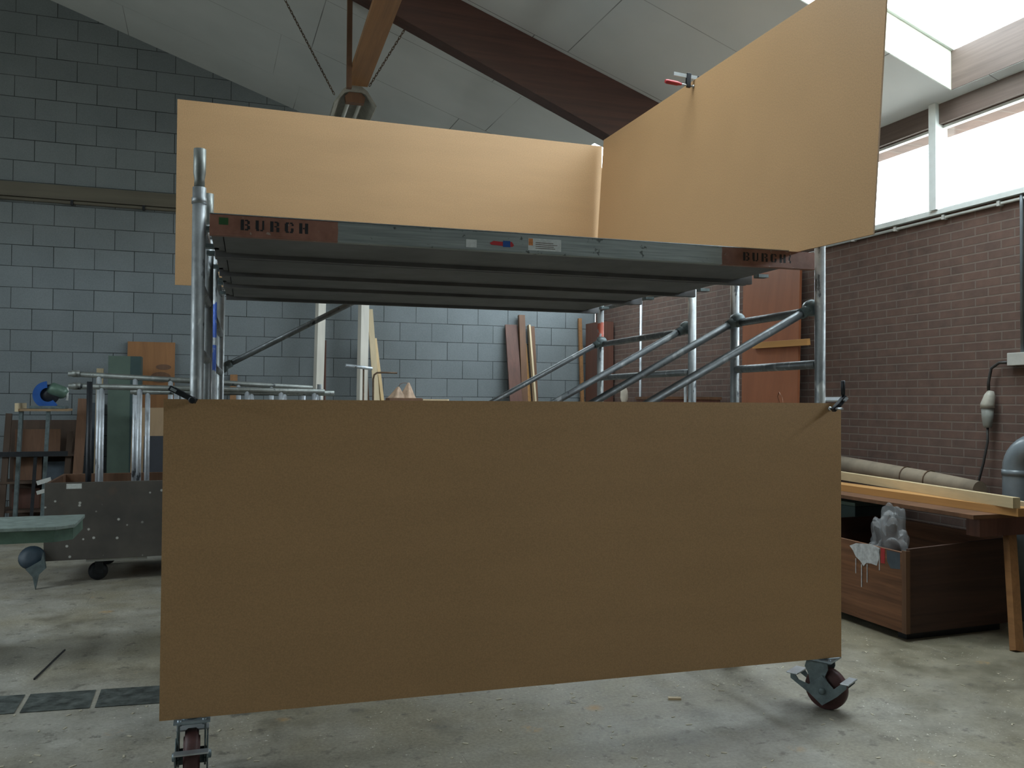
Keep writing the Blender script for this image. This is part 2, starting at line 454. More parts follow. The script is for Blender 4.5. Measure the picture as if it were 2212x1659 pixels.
for q in ((XL, a2, YF, YB), (b2, RID, YF, YB), (a2, b2, YF, SKY2[2]), (a2, b2, SKY2[3], YB)): quadbox(m, *q, 0, .1)
struct(m.build('ceiling_left', CEIL))
nt_ = 14; nw_ = 19
for (a_, b_, c_, d_), low in ((SKY, 1), (SKY4, 1), (SKY2, -1)):
    g_ = .004; m = MB()
    quadbox(m, a_-.05, b_+.05, d_-g_, d_+.05, .003, .30); quadbox(m, a_-.05, b_+.05, c_-.05, c_+g_, .003, .30)
    if low > 0: quadbox(m, a_-.05, a_+g_, c_+g_, d_-g_, .003, .30)
    else: quadbox(m, b_-g_, b_+.05, c_+g_, d_-g_, .003, .30)
    struct(m.build('trim_%d' % nt_, CREAM)); nt_ += 1
    m = MB()
    if low > 0: quadbox(m, b_-g_, b_+.05, c_+g_, d_-g_, .003, .30)
    else: quadbox(m, a_-.05, a_+g_, c_+g_, d_-g_, .003, .30)
    struct(m.build('trim_%d' % nt_, FRIEZE)); nt_ += 1
    m = MB(); quadbox(m, a_-.05, b_+.05, c_-.05, d_+.05, .325, .331); w = struct(m.build('window_%d' % nw_, GLASS)); nw_ += 1
    m = MB(); quadbox(m, a_-.05, b_+.05, d_-.03, d_+.05, .301, .324); quadbox(m, a_-.05, b_+.05, c_-.05, c_+.03, .301, .324); m.build('window_frame', WHITE, w)

# roof beam (tapered, along x)
def rafter(yc, nm, label):
    xs = [RID, -6, -4.3, -1.93, -.02]; m = MB(); t = .16
    dep = lambda x: .54 + .059*(x+1.93)
    P = [(x, cz(x)-.002) for x in xs] + [(x, cz(x)-dep(x)) for x in reversed(xs)]
    n = len(P)
    m.add([(x, yc, z) for x, z in P] + [(x, yc+t, z) for x, z in P],
          [list(range(n))[::-1], [n+i for i in range(n)]] + [(i, (i+1) % n, n+(i+1) % n, n+i) for i in range(n)])
    o = m.build(nm, DARKBEAM); return tag(o, label, 'beam')
rafter(7.2, 'roof_beam', 'dark red-brown sloping roof beam under the white ceiling')

# cable trunking on the gable
t = thing('cable_trunking', 'long dull beige trunking running along the grey block wall', 'trunking', (-9, YB-.004, 3.9))
MB().box((0, -.07, -.03), (7.5, 0, .14)).build('channel', TRUNK, t)
m = MB(); m.tube([(0, -.045, -.055), (7.5, -.045, -.055)], .022, 10); m.build('pipe', GREYPL and TRUNK, t)
for i in range(9):
    MB().box((.4+i*.8, -.075, -.085), (.43+i*.8, -.0, -.03)).build('clip', BLACKM, t)

# hanging wooden rail with rod and chains, and the lamp
rot = math.atan2(.08, 1.97)
t = thing('hanging_rail', 'orange-brown wooden rail hung below the roof beam', 'rail', (-4.13, 6.6, 4.6), (0,0,-rot))
MB().box((-.103, -3.2, 0), (.103, 1.99, .05)).build('board', ORANGEWOOD, t)
MB().box((-.155, 1.5, -.20), (-.108, 1.55, .68)).build('hanger_batten', BROWNWOOD, t)
def chain(pa, pb, parent, inv):
    pa = inv @ Vv(pa); pb = inv @ Vv(pb); d = (pb-pa); n = int(d.length/.03); m = MB(); dn = d.normalized()
    s = dn.orthogonal().normalized(); u = dn.cross(s)
    for i in range(n):
        c0 = pa + d*((i+.5)/n); w = s if i % 2 else u
        L = .022; pts = []
        for q in range(8):
            an = 2*PI*q/8; pts.append(c0 + dn*(math.cos(an)*L) + w*(math.sin(an)*.010))
        for q in range(8):
            m.tube([pts[q], pts[(q+1) % 8]], .0035, 5, False)
    return m.build('chain', RUST, parent)
bpy.context.view_layer.update()
inv = (Matrix.Translation(t.location) @ Matrix.Rotation(-rot, 4, 'Z')).inverted()
chain((-4.27, 8.62, 4.50), (-4.80, 8.62, cz(-4.80)-.0), t, inv)
chain((-3.925, 8.60, 4.62), (-3.66, 8.15, cz(-3.66)), t, inv)
t = thing('strip_light', 'unlit twin-tube strip light with flared reflector at end of rail', 'lamp', (-4.06, 8.62, 4.55), (0,0,-rot))
prof = [(-.06,.0),(-.11,-.02),(-.205,-.13),(-.215,-.125),(-.12,.02),(-.06,.06),(.06,.06),(.12,.02),(.215,-.125),(.205,-.13),(.11,-.02),(.06,.0)]
Mx = Matrix(((1,0,0,0),(0,0,1,0),(0,1,0,0),(0,0,0,1)))
MB().prism(prof, .0, 1.6, Mx).build('reflector', LAMPW, t)
MB().prism([(-.10,-.04),(-.06,0),(.06,0),(.10,-.04),(.09,-.10),(-.09,-.10)], .02, .10, Mx).build('end_cap', BROWNWOOD, t)
for sx in (-.06, .06):
    MB().tube([(sx, .10, -.075), (sx, 1.55, -.075)], .019, 10).build('tube', WHITE, t)

# ================================================================= SCAFFOLD
SO = Vv((-5.585, 3.562, 0)); SR = math.radians(-2.65)
SM = Matrix.Translation(SO) @ Matrix.Rotation(SR, 4, 'Z')
def S(t, s, z): return SM @ Vv((t, s, z))
TL, TR = .115, 2.973

def castor(parent, loc, rz):
    """castor as part of a tower; fork is the part, wheel etc. its sub-parts. wheel axis = local y"""
    Mt = Matrix.Translation(loc) @ Matrix.Rotation(rz, 4, 'Z')
    wc = Vv((.03, 0, .1))
    m = MB()
    poly = [(-.048,.234),(.052,.234),(.055,.20),(.040,.165),(.062,.125),(.058,.085),(.03,.058),(.0,.075),(-.03,.115),(-.04,.165),(-.058,.20)]
    for y0, y1 in ((-.052,-.045),(.045,.052)):
        My = Mt @ Matrix(((1,0,0,0),(0,0,1,0),(0,1,0,0),(0,0,0,1)))
        m.prism(poly, y0, y1, My)
    m.box((-.05,-.052,.226), (.054,.052,.236), Mt)
    f = m.build('castor_fork', CASTG, parent, .002)
    w = MB(); Mw = Mt @ Matrix.Translation(wc) @ Matrix.Rotation(PI/2, 4, 'X')
    w.lathe([(.035,-.030),(.070,-.030),(.073,-.024),(.092,-.025),(.1,-.014),(.1,.014),(.092,.025),(.073,.024),(.070,.030),(.035,.030)], 32, Mw)
    w.build('wheel', TYRE, f)
    h = MB(); h.lathe([(.010,-.072),(.016,-.070),(.016,-.056),(.03,-.054),(.03,.054),(.016,.056),(.016,.070),(.010,.072)], 14, Mw); h.build('axle', CASTG, f)
    p = MB(); p.box((-.078,-.066,.237), (.078,.066,.245), Mt)
    p.lathe([(.045,.245),(.045,.252),(.03,.256)], 20, Mt)
    for bx_, by_ in ((-.06,-.045),(.06,-.045),(-.06,.045),(.06,.045)): p.lathe([(.009,.228),(.009,.250)], 8, Mt @ Matrix.Translation((bx_, by_, 0)))
    p.build('mounting_plate', CASTL, f)
    br = MB()
    bpoly = [(-.125,.150),(-.100,.150),(-.085,.130),(-.035,.118),(.03,.172),(.085,.118),(.115,.146),(.145,.146),(.145,.132),(.10,.085),(.03,.030),(-.03,.075),(-.125,.130)]
    My = Mt @ Matrix(((1,0,0,0),(0,0,1,0),(0,1,0,0),(0,0,0,1)))
    br.prism(bpoly, -.060, -.054, My); br.prism(bpoly, .054, .060, My)
    br.build('brake_bracket', CASTG, f, .001)
    for x0, x1, zz in ((-.145,-.09,.151),(.115,.155,.147)):
        q = MB(); q.box((x0,-.062,zz), (x1,.062,zz+.007), Mt); q.build('brake_pedal', STEEL, f, .002)
    return f

def tower(name, label, s0, s1, mats, brz):
    T = thing(name, label, 'scaffold', SO, (0,0,SR))
    for (tt, kx) in ((TL, 0), (TR, 1)):
        for (ss, ky) in ((s0, 0), (s1, 1)):
            m = MB(); m.tube([(tt, ss, .262), (tt, ss, 2.303)], .0255, 20)
            for zz in (2.25, .32): m.lathe([(.0285, zz-.012), (.0285, zz+.012)], 20, Matrix.Translation((tt, ss, 0)))
            p = m.build('post', mats[(kx, ky)], T)
            sp = MB(); sp.tube([(tt, ss, 2.303), (tt, ss, 2.335), (tt, ss, 2.36), (tt, ss, 2.455)], [.020, .0195, .0235, .0235], 18); sp.build('spigot', GALVDULL, p)
        for zz in (.36, .63, .89, 1.13, 1.39, 1.66, 1.925, 2.205):
            m = MB(); m.tube([(tt, s0+.0255, zz), (tt, s1-.0255, zz)], .0215 if zz < 2.1 else .016, 14)
            m.build('rung', GALVC, T)
    return T
TA = tower('scaffold_tower', 'narrow galvanised scaffold tower behind the front board', .05, .826, {(0,0):GALV,(1,0):GALV,(0,1):GALV,(1,1):GALV}, 0)
TB = tower('scaffold_tower', 'wider galvanised scaffold tower at the back, under the rear boards', 1.326, 2.814, {(0,0):GALVB,(1,0):GALV,(0,1):GALV,(1,1):GALVR}, 0)
def brace(T, s, z0, z1, off, t0=TL+.02, t1=TR-.02):
    a_ = Vv((t0, s+off, z0)); b_ = Vv((t1, s+off, z1))
    o = MB().tube([a_, b_], .0205, 14).build('diagonal_brace', GALVC, T)
    d_ = (b_-a_).normalized()
    for p, sg in ((a_, 1), (b_, -1)):
        m = MB(); m.tube([p + d_*(sg*-.02), p + d_*(sg*.06)], .027, 14)
        m.lathe([(.012, -.03), (.038, -.024), (.042, 0), (.038, .024), (.012, .03)], 16, Matrix.Translation(p + d_*(sg*-.008)) @ Matrix.Rotation(PI/2, 4, 'X'))
        m.build('coupling', CASTG, o)
brace(TA, .05, .42, 1.935, .05); brace(TA, .826, .42, 1.935, -.05)
brace(TB, 1.326, .42, 1.94, .05); brace(TB, 2.814, .42, 1.94, -.05)
brace(TB, 2.814, 1.70, 2.42, .05, TL+.02, 1.45)
rz = {(0,0): math.radians(92), (1,0): math.radians(18), (0,1): 2.2, (1,1): 4.0}
for T, ss in ((TA, (.05, .826)), (TB, (1.326, 2.814))):
    for kx, tt in ((0, TL), (1, TR)):
        for ky, s_ in enumerate(ss):
            r_ = rz[(kx, ky)] if T is TA else rz[(kx, ky)] + 1.1
            if T is TA and ky == 0: r_ = math.radians(-88) if kx == 0 else math.radians(-57)
            castor(T, (tt, s_, 0), r_)

# stencil letters
GL = {'B': [(0,0,1.3,6),(1.7,5.2,3,6),(2.6,3.6,3.6,5.4),(1.7,2.7,3,3.4),(2.6,.7,3.7,2.6),(1.7,0,3,.8)],
      'U': [(0,1,1.3,6),(.3,0,1.5,1),(1.9,0,3,.8),(2.7,.8,3.5,6)],
      'R': [(0,0,1.3,6),(1.7,5.2,3,6),(2.6,3.4,3.6,5.5),(1.7,2.7,2.8,3.4),(2.5,0,3.7,2.6)],
      'G': [(0,.8,1.3,5.2),(.4,5.2,1.7,6),(2.1,5.2,3.2,6),(2.8,4.1,3.6,5.2),(.4,0,1.7,.8),(2.1,0,3.3,.8),(2.5,.8,3.6,2.7)],
      'H': [(0,0,1.3,6),(2.4,0,3.7,6),(1.5,2.6,2.2,3.4)],
      '(': [(.6,4.2,1.3,6),(.1,1.8,.9,4.2),(.7,0,1.4,1.8)]}
def stencil(txt, x0, x1, z0, h, y, parent):
    m = MB(); n = len(txt); st = (x1-x0-.034)/(n-1); sc_ = h/6
    for i, ch in enumerate(txt):
        for a_, b_, c_, d_ in GL[ch]:
            w_ = 1.35
            m.box((x0+i*st+a_*sc_*w_, y-.0006, z0+b_*sc_), (x0+i*st+c_*sc_*w_, y, z0+d_*sc_))
    return lab(m.build('stencil_lettering', BLACK, parent), 'black stencilled letters ' + txt)
def platform(label, s0, s1, zb, zt, front=False, xend=2.90):
    P = thing('scaffold_platform', label, 'platform', SO, (0,0,SR), 'scaffold deck platforms side by side')
    x0 = .155
    for y0, nm in ((s0, 1), (s1-.03, 0)):
        m = MB(); m.box((x0, y0, zb), (xend, y0+.03, zt))
        if front and nm: m.box((x0, y0-.003, zb), (xend, y0, zb+.007))
        o = m.build('side_beam', BEAMR if (front and nm) else DECKUND, P, .002)
        if front and nm: beam0 = o
    m = MB(); m.box((x0, s0+.03, zt-.012), (xend-.07, s1-.03, zt-.002)); m.build('deck_board', DECKUND, P)
    for xx in (x0, .9, 1.55, 2.2, xend-.12):
        m = MB(); m.box((xx, s0+.03, zb+.028), (xx+.045, s1-.03, zt-.013)); m.build('cross_member', DECKUND, P)
    m = MB(); m.box((x0+.05, s0+.03, zb+.020), (xend-.12, s1-.03, zb+.0265)); m.build('bottom_panel', DECKUND, P)
    if front:
        MB().box((x0, s0-.003, zt+.0005), (2.78, s0+.03, zt+.004)).build('edge_strip', STEEL, P)
    if front:
        stencil('BURGH', .272, .531, 2.141, .042, s0-.0001, beam0)
        stencil('BURGH(', 2.531, 2.812, 2.140, .040, s0-.0001, beam0)
        lab(MB().box((1.188, s0-.0012, 2.126), (1.235, s0-.0002, 2.160)).build('sticker', PAPERW, beam0), 'small white sticker')
        m = MB(); m.prism([(1.293,2.150),(1.30,2.143),(1.395,2.138),(1.402,2.146),(1.392,2.160),(1.36,2.157),(1.31,2.160)], -.0012, -.0002, Matrix(((1,0,0,0),(0,0,1,s0),(0,1,0,0),(0,0,0,1))))
        lab(m.build('sticker', REDP, beam0), 'torn red sticker')
        m = MB(); m.box((1.352, s0-.0018, 2.136), (1.385, s0-.0013, 2.163)); lab(m.build('sticker', BLUEP, beam0), 'blue scrap on the red sticker')
        st = lab(MB().box((1.466, s0-.0012, 2.129), (1.619, s0-.0002, 2.182)).build('sticker', PAPERW, beam0), 'large worn white sticker with lines of print')
        m = MB(); m.box((1.468, s0-.0018, 2.15), (1.488, s0-.0013, 2.18))
        m2 = MB()
        for r_ in range(4): m2.box((1.50, s0-.0018, 2.138+r_*.008), (1.50+random.uniform(.08,.112), s0-.0013, 2.1405+r_*.008))
        m.build('logo_stripe', ORANGES, st); m2.build('print_lines', RUST, st)
        lab(MB().box((.19, s0-.001, 2.158), (.225, s0-.0002, 2.186)).build('paint_dab', simple('green_dab', (.03,.10,.03), .5), beam0), 'green paint dab')
    for y0 in (s0+.06, s1-.11):
        for xx in (x0-.04, xend-.01):
            m = MB(); m.box((xx, y0, zb+.028), (xx+.06, y0+.05, zb+.045)) ; m.build('hook', CASTG, P)
    return P
platform('foremost scaffold deck with red painted beam ends, stickers and stencilled letters', .025, .60, 2.115, 2.198, True, 2.925)
platform('second scaffold deck from the front, directly behind the stencilled one', .62, 1.215, 2.115, 2.198, False, 2.92)
platform('third scaffold deck from the front, seen from below', 1.30, 1.885, 2.138, 2.216, False, 2.88)
platform('rearmost scaffold deck under the back board', 1.905, 2.56, 2.14, 2.216, False, 2.84)

# ---------------------------------------------------------------- MDF boards
L_, H_, T_ = 3.05, 1.22, .008
o = MB().box((0, -.005, .251), (L_, .005, 1.471)).build('mdf_board', MDF)
o.location = SM @ Vv((0, -.0005, 0)); o.rotation_euler = (0,0,SR)
tag(o, 'big brown fibreboard clamped low across the front of the scaffold', 'board')
o = MB().box((0, 0, 0), (L_, T_, H_)).build('mdf_board', MDF)
o.location = (-5.632, 6.044, 2.217); o.rotation_euler = (0,0,math.radians(-.49))
tag(o, 'yellow-brown fibreboard standing upright along the rear edge of the deck', 'board')
N0 = Vv((-2.759, 2.956, 2.1925)); B0 = Vv((-2.652, 6.003, 2.2545)); T0 = Vv((-2.695, 2.929, 3.4105))
e1 = (B0-N0).normalized(); e2 = (T0-N0); e2 = (e2 - e1*e2.dot(e1)).normalized(); e3 = e1.cross(e2)   # e3 points to +x (outer side)
RM = Matrix((e1, e2, e3)).transposed().to_4x4(); RM.translation = N0
o = MB().box((0, 0, 0), (L_, H_, .008)).build('mdf_board', MDF)
o.matrix_world = RM
tag(o, 'leaning light brown fibreboard standing on the right end of the deck', 'board')

# ---------------------------------------------------------------- clamps
# local: jaws reach along +y from rail; rail along x (axis of clamping), y = reach direction
def clamp(name, label, M, opening, rail, reach, handle_mat, barmat, hl=.11, up=None):
    t = thing(name, label, 'clamp'); t.matrix_world = M
    MB().box((-.03, -.012, -.005), (rail, .010, .005)).build('rail', barmat, t)
    m = MB(); m.prism([(-.03,-.014),(-.012,-.014),(-.004,reach*.6),(-.0,reach),(-.016,reach),(-.028,reach*.5)], -.008, .008); m.build('fixed_jaw', BLACKM, t, .002)
    xj = opening + .035
    m = MB(); m.prism([(xj-.01,-.020),(xj+.018,-.020),(xj+.020,reach*.55),(xj+.012,reach+.006),(xj-.012,reach+.006),(xj-.008,reach*.4)], -.010, .010); m.build('sliding_jaw', BLACKM, t, .002)
    m = MB(); m.tube([(opening+.006, reach-.006, 0), (xj+.06, reach-.006, 0)], .0055, 10); m.lathe([(.010,0),(.010,.006),(.006,.010)], 12, Matrix.Translation((opening, reach-.006, 0)) @ Matrix.Rotation(PI/2, 4, 'Y')); m.build('screw', STEEL, t)
    x0 = xj+.05; m = MB()
    if up is not None:
        p_ = Vv((xj+.004, -.004, 0)); u_ = Vv(up); m.tube([p_, p_+u_*.02, p_+u_*.021, p_+u_*.085, p_+u_*.088], [.006,.007,.010,.010,.007], 12)
    else: m.tube([(x0, reach-.006, 0), (x0+.015, reach-.006, 0), (x0+.03, reach-.006, 0), (x0+hl-.01, reach-.006, 0), (x0+hl, reach-.006, 0)], [.008,.010,.014,.014,.010], 12)
    m.build('handle', handle_mat, t)
    return t
# top clamp on the leaning board: axis of clamping along -e3 (towards the left), reach downwards (-e2)
R3 = Matrix((-e3, -e2, (-e3).cross(-e2))).transposed().to_4x4()
R3.translation = N0 + e1*1.667 + e2*1.2345 + e3*.008
clamp('bar_clamp', 'small bar clamp with red handle on top of the leaning board', R3, .008, .15, .06, REDP, STEEL)
# front clamps: hold the board to the posts
def frontclamp(tp, lean, label, zb, up=False, reach=.085):
    # clamping axis: from behind the post (+s) to the front (-s); reach along +/- t
    yv = (SM.to_3x3() @ Vv((0,-1,0))); rv = (SM.to_3x3() @ Vv((math.cos(lean), 0, math.sin(lean)))).normalized()
    M = Matrix((yv, rv, yv.cross(rv))).transposed().to_4x4(); M.translation = S(tp, .085, zb)
    clamp('bar_clamp', label, M, .092, .16, reach, BLACKM, STEEL, .05, (M.to_3x3().inverted() @ Vv((0,0,1))) if up else None)
frontclamp(TL-.075, math.radians(-28), 'black bar clamp on the left end of the front board', 1.505)
frontclamp(TR+.055, math.radians(-135), 'black bar clamp with upright handle on the right end of the front board', 1.488, True, .068)

# ================================================================= RIGHT SIDE
# junction box + conduit + plug device
t = thing('junction_box', 'light grey junction box at the foot of the conduit on brick wall', 'box', (-.0, 4.56, 1.79))
MB().box((-.06, -.07, -.045), (-.001, .07, .045)).build('housing', GREYPL, t, .004)
MB().tube([(-.03, -.03, .045), (-.03, -.03, 1.06), (-.03, -.03, 1.20)], .012, 10).build('conduit', PVC, t)
MB().tube([(-.03, .07, -.02), (-.04, .15, -.02), (-.06, .20, -.06), (-.07, .215, -.16), (-.07, .215, -.22)], .011, 10).build('cable', CABLE, t)
t = thing('power_plug', 'grey industrial plug connector hanging on the brick wall', 'plug', (-.075, 4.78, 1.40))
MB().tube([(0,0,-.10), (0,0,-.085), (0,0,-.03), (0,0,.04)], [.022,.030,.038,.042], 16).build('plug_body', simple('grey_plug', (.22,.23,.21), .5), t)
MB().tube([(0,0,.042), (0,.0,.07), (.012,-.01,.13), (.02,-.012,.165)], [.048,.046,.038,.022], 16).build('socket_body', simple('pale_socket', (.36,.345,.29), .5), t)
MB().tube([(0,0,-.09), (.0,.0,-.2), (-.02,.02,-.36), (-.035,.05,-.50), (-.02,.10,-.60)], .009, 8).build('cable', CABLE, t)
# conduit along the sill with saddles
t = thing('sill_conduit', 'thin white conduit clipped along the bottom of the windows', 'conduit', (-.02, 3.0, 2.925))
MB().tube([(0, -1.0, 0), (0, 3.6, .0)], .012, 8).build('pipe', WHITE, t)
for i in range(9): MB().box((-.022, -.8+i*.5, -.018), (.02, -.775+i*.5, .018)).build('clip', GREYPL, t)
# leaning orange door panel
door = t = thing('door_panel', 'orange-brown veneered panel leaning on the brick wall behind the scaffold', 'panel')
m = MB(); m.add([(-.40,7.36,.02),(-.40,6.52,.02),(-.06,6.87,2.80),(-.06,7.80,2.80),(-.425,7.36,.02),(-.425,6.52,.02),(-.085,6.87,2.80),(-.085,7.80,2.80)],
      [(0,1,2,3),(7,6,5,4),(0,4,5,1),(1,5,6,2),(2,6,7,3),(3,7,4,0)]); m.build('sheet', DOORPLY, t)
m = MB(); m.beam((-.20,6.60,2.035), (-.20,7.45,2.05), .035, .06, (1,0,.12)); m.build('batten', ORANGEY, t)
# pole in the back right
MB().tube([(-.17, 9.95, 0), (-.15, 9.952, 2.9)], .017, 12).build('steel_pole', GALVS)
tag(bpy.data.objects['steel_pole'], 'thin shiny steel pole standing against the brick wall', 'pole')
# dark box with threaded bar behind the front board
t = thing('tool_chest', 'low dark brown wooden chest by the brick wall, behind the front board', 'chest', (-.55, 8.35, 0))
MB().box((-.35,-.3,0), (.35,.3,1.50)).build('body', REDBROWN, t, .004); MB().box((-.36,-.31,1.50), (.36,.31,1.53)).build('lid', BROWNWOOD, t)
o = MB().tube([(-.75, 7.85, 0), (-.75, 7.85, 1.64)], .016, 10).build('threaded_bar', GALV); tag(o, 'upright threaded steel bar in front of dark chest', 'bar')
m = MB(); m.tube([(-.43,6.58,1.02),(-.45,6.62,1.35),(-.46,6.64,1.52),(-.45,6.70,1.57),(-.44,6.74,1.53),(-.44,6.66,1.38),(-.43,6.58,1.25)], .004, 6)
m.build('wire_loop', COPPER, door)

# trestle bench with timbers
t = thing('trestle_bench', 'rough wooden trestle bench in front of the brick wall', 'bench')
m = MB(); m.beam((-.64, 4.05, .7775), (-.58, 6.3, .7775), .72, .025, (1,0,0)); m.build('bench_top', CRATEW, t)
for yy in (4.11, 6.1):
    m = MB(); m.beam((-.95, yy, .71), (-.32, yy, .71), .10, .11, (0,1,0)); m.build('cross_beam', REDBROWN, t)
for xa, xb, ya, yb in ((-.66,-.863,4.10,3.88),(-.36,-.36,4.10,3.95),(-.80,-.95,6.1,6.3),(-.36,-.36,6.1,6.3)):
    m = MB(); m.beam((xb, yb, 0), (xa, ya, .655), .062, .045, (1,0,0)); m.build('leg', ORANGEWOOD, t)
o = MB().beam((-.80, 3.93, .873), (-.40, 6.25, .873), .05, .064, (1,0,0)).build('timber', PINEY); tag(o, 'pale squared timber lying on top of the orange plank on the bench', 'timber')
o = MB().beam((-.73, 3.92, .8155), (-.70, 6.25, .8155), .14, .049, (1,0,0)).build('timber', ORANGEY); tag(o, 'orange plank under the pale squared timber on the bench', 'timber')
o = MB().beam((-.50, 4.08, .82), (-.46, 4.5, .82), .05, .058, (1,0,0)).build('timber', PINE); tag(o, 'short pale offcut at the right end of the bench', 'timber')
t = thing('paper_tube', 'long dusty tan tube lying behind the bench timbers', 'tube')
pts = [(-.285, 4.66, .868), (-.25, 5.1, .885), (-.19, 5.7, .908), (-.12, 6.35, .935)]
MB().tube(pts, [.060,.072,.075,.075], 18).build('tube_body', TANPIPE, t)
for p_ in ((-.219, 5.40, .897), (-.245, 5.14, .887)):
    M_ = Matrix.Translation(p_) @ Matrix.Rotation(PI/2, 4, 'X')
    m = MB(); m.tube([M_ @ Vv((.078*math.cos(q*.393), .078*math.sin(q*.393), 0)) for q in range(17)], .005, 6, False); m.build('wire_tie', RUST, t)
# box under the bench
t = thing('storage_box', 'dark teal box standing under the bench behind the crate', 'box', (-.42, 5.72, 0))
MB().box((-.2,-.2,0), (.2,.2,.66)).build('body', GREENB2, t, .006); MB().box((-.205,-.205,.661), (.205,.205,.69)).build('lid', GREENB, t, .004)
# grey duct
t = thing('plastic_duct', 'thick grey plastic duct with an elbow at the right edge', 'duct', (-.145, 4.475, 0))
pts = [(0,0,0),(0,0,.6),(0,0,1.02)]
for q in range(1, 9):
    an = q/8*PI/2; pts.append((0, -.16+.16*math.cos(an), 1.02+.16*math.sin(an)))
pts.append((0, -.7, 1.18))
MB().tube(pts, .095, 20).build('pipe', PVC, t)
MB().tube([(0,0,.98),(0,0,1.02)], .100, 20).build('collar', PVC, t)
# crate
def crate():
    t = thing('wooden_crate', 'old dark plywood crate on the floor below the bench', 'crate', (-1.345, 4.243, 0))
    # local axes: a along front-left face (goes back-left), b along right face
    A = Vv((.02, 1.0, 0)); Bv = Vv((.995, .02, 0))
    def quad(p, q, h0, h1a, h1b, th, nin):
        p = Vv(p); q = Vv(q); n = Vv(nin)*th
        return [p+Vv((0,0,h0)), q+Vv((0,0,h0)), q+Vv((0,0,h1b)), p+Vv((0,0,h1a)), p+n+Vv((0,0,h0)), q+n+Vv((0,0,h0)), q+n+Vv((0,0,h1b)), p+n+Vv((0,0,h1a))]
    F = [(0,1,2,3),(7,6,5,4),(0,4,5,1),(1,5,6,2),(2,6,7,3),(3,7,4,0)]
    O = Vv((0,0,0)); P1 = A*1.15; P2 = Bv*.87; P3 = P1+P2
    MB().add(quad(O, P1, .05, .545, .555, .02, (1,0,0)), F).build('side_board', CRATEY2, t)
    MB().add(quad(O+Vv((.0205,0,0)), P2, .05, .57, .60, .02, (0,1,0)), F).build('side_board', CRATEW2, t)
    MB().add(quad(P2, P3, .05, .60, .60, .02, (-1,0,0)), F).build('side_board', CRATEY2, t)
    MB().add(quad(P1+Vv((.02,0,0)), P3, .05, .60, .60, .02, (0,-1,0)), F).build('side_board', CRATEW2, t)
    MB().box((.02,.02,.05), (.85,1.13,.07)).build('bottom', CRATEW2, t)
    MB().box((.05,.05,.0), (.82,.12,.05)).build('skid', BLACKM, t); MB().box((.05,1.0,.0), (.82,1.07,.05)).build('skid', BLACKM, t)
    m = MB(); m.box((-.006,-.006,.05), (.026,-.0,.56)); m.box((-.006,-.0,.05), (-.0,.03,.56)); m.build('corner_strip', BROWNWOOD, t)
    # paint smear on the side
    pol = [(.22,.54),(.30,.555),(.44,.54),(.50,.515),(.47,.49),(.44,.45),(.40,.43),(.37,.40),(.345,.425),(.30,.43),(.25,.425),(.235,.47)]
    My = Matrix(((0,0,1,0),(1,0,0,0),(0,1,0,0),(0,0,0,1)))
    m = MB(); m.prism(pol, -.0022, -.0004, Matrix.Translation((.004,0,0)) @ My)
    for yy, z0, z1, w_ in ((.335,.30,.42,.006),(.385,.26,.41,.007),(.44,.34,.44,.005),(.225,.40,.54,.006)): m.prism([(yy,z0),(yy+w_,z0),(yy+w_,z1),(yy,z1)], -.0022, -.0004, Matrix.Translation((.004,0,0)) @ My)
    lab(m.build('paint_smear', WHITEST, t), 'white dripping paint smear')
    m = MB(); m.prism([(.18,.45),(.215,.45),(.215,.545),(.18,.545)], -.002, -.0004, Matrix.Translation((.003,0,0)) @ My); m.build('red_mark', REDP, t)
    m = MB(); m.prism([(.04,.44),(.13,.43),(.16,.47),(.165,.54),(.05,.54)], -.002, -.0004, Matrix.Translation((.003,0,0)) @ My); m.build('grey_patch', SLATE, t)
    return t
CRATEY2 = CRATEY; CRATEW2 = wood('dark_crate_end_plywood', (.07,.034,.022), 0, .65, .5, 16)
CRATEY2 = wood('red_brown_crate_plywood', (.21,.092,.042), 1, .65, .65, 22)
crate()
def blob(center, size, seed, amp=.3, sub=3, fr=1.0):
    rnd = random.Random(seed); bm = bmesh.new(); bmesh.ops.create_icosphere(bm, subdivisions=sub, radius=1)
    ph = [Vv((rnd.uniform(-1,1), rnd.uniform(-1,1), rnd.uniform(-1,1))).normalized()*rnd.uniform(2,6) for _ in range(7)]; of = [rnd.uniform(0,6) for _ in range(7)]
    m = MB(); vs = []
    for v in bm.verts:
        k_ = 1 + amp*sum(abs(math.sin(p.dot(v.co)*fr+q))-.5 for p, q in zip(ph, of))/3
        vs.append(Vv((v.co.x*size[0]*k_, v.co.y*size[1]*k_, v.co.z*size[2]*k_)) + Vv(center))
    fs = [[x.index for x in f.verts] for f in bm.faces]; bm.free(); m.add(vs, fs, True); return m
o = blob((-1.12, 4.62, .43), (.075,.11,.28), 11, .6, 5, 1.9).build('plastic_bag', BAG); tag(o, 'crumpled clear plastic film sticking out of the crate', 'bag')
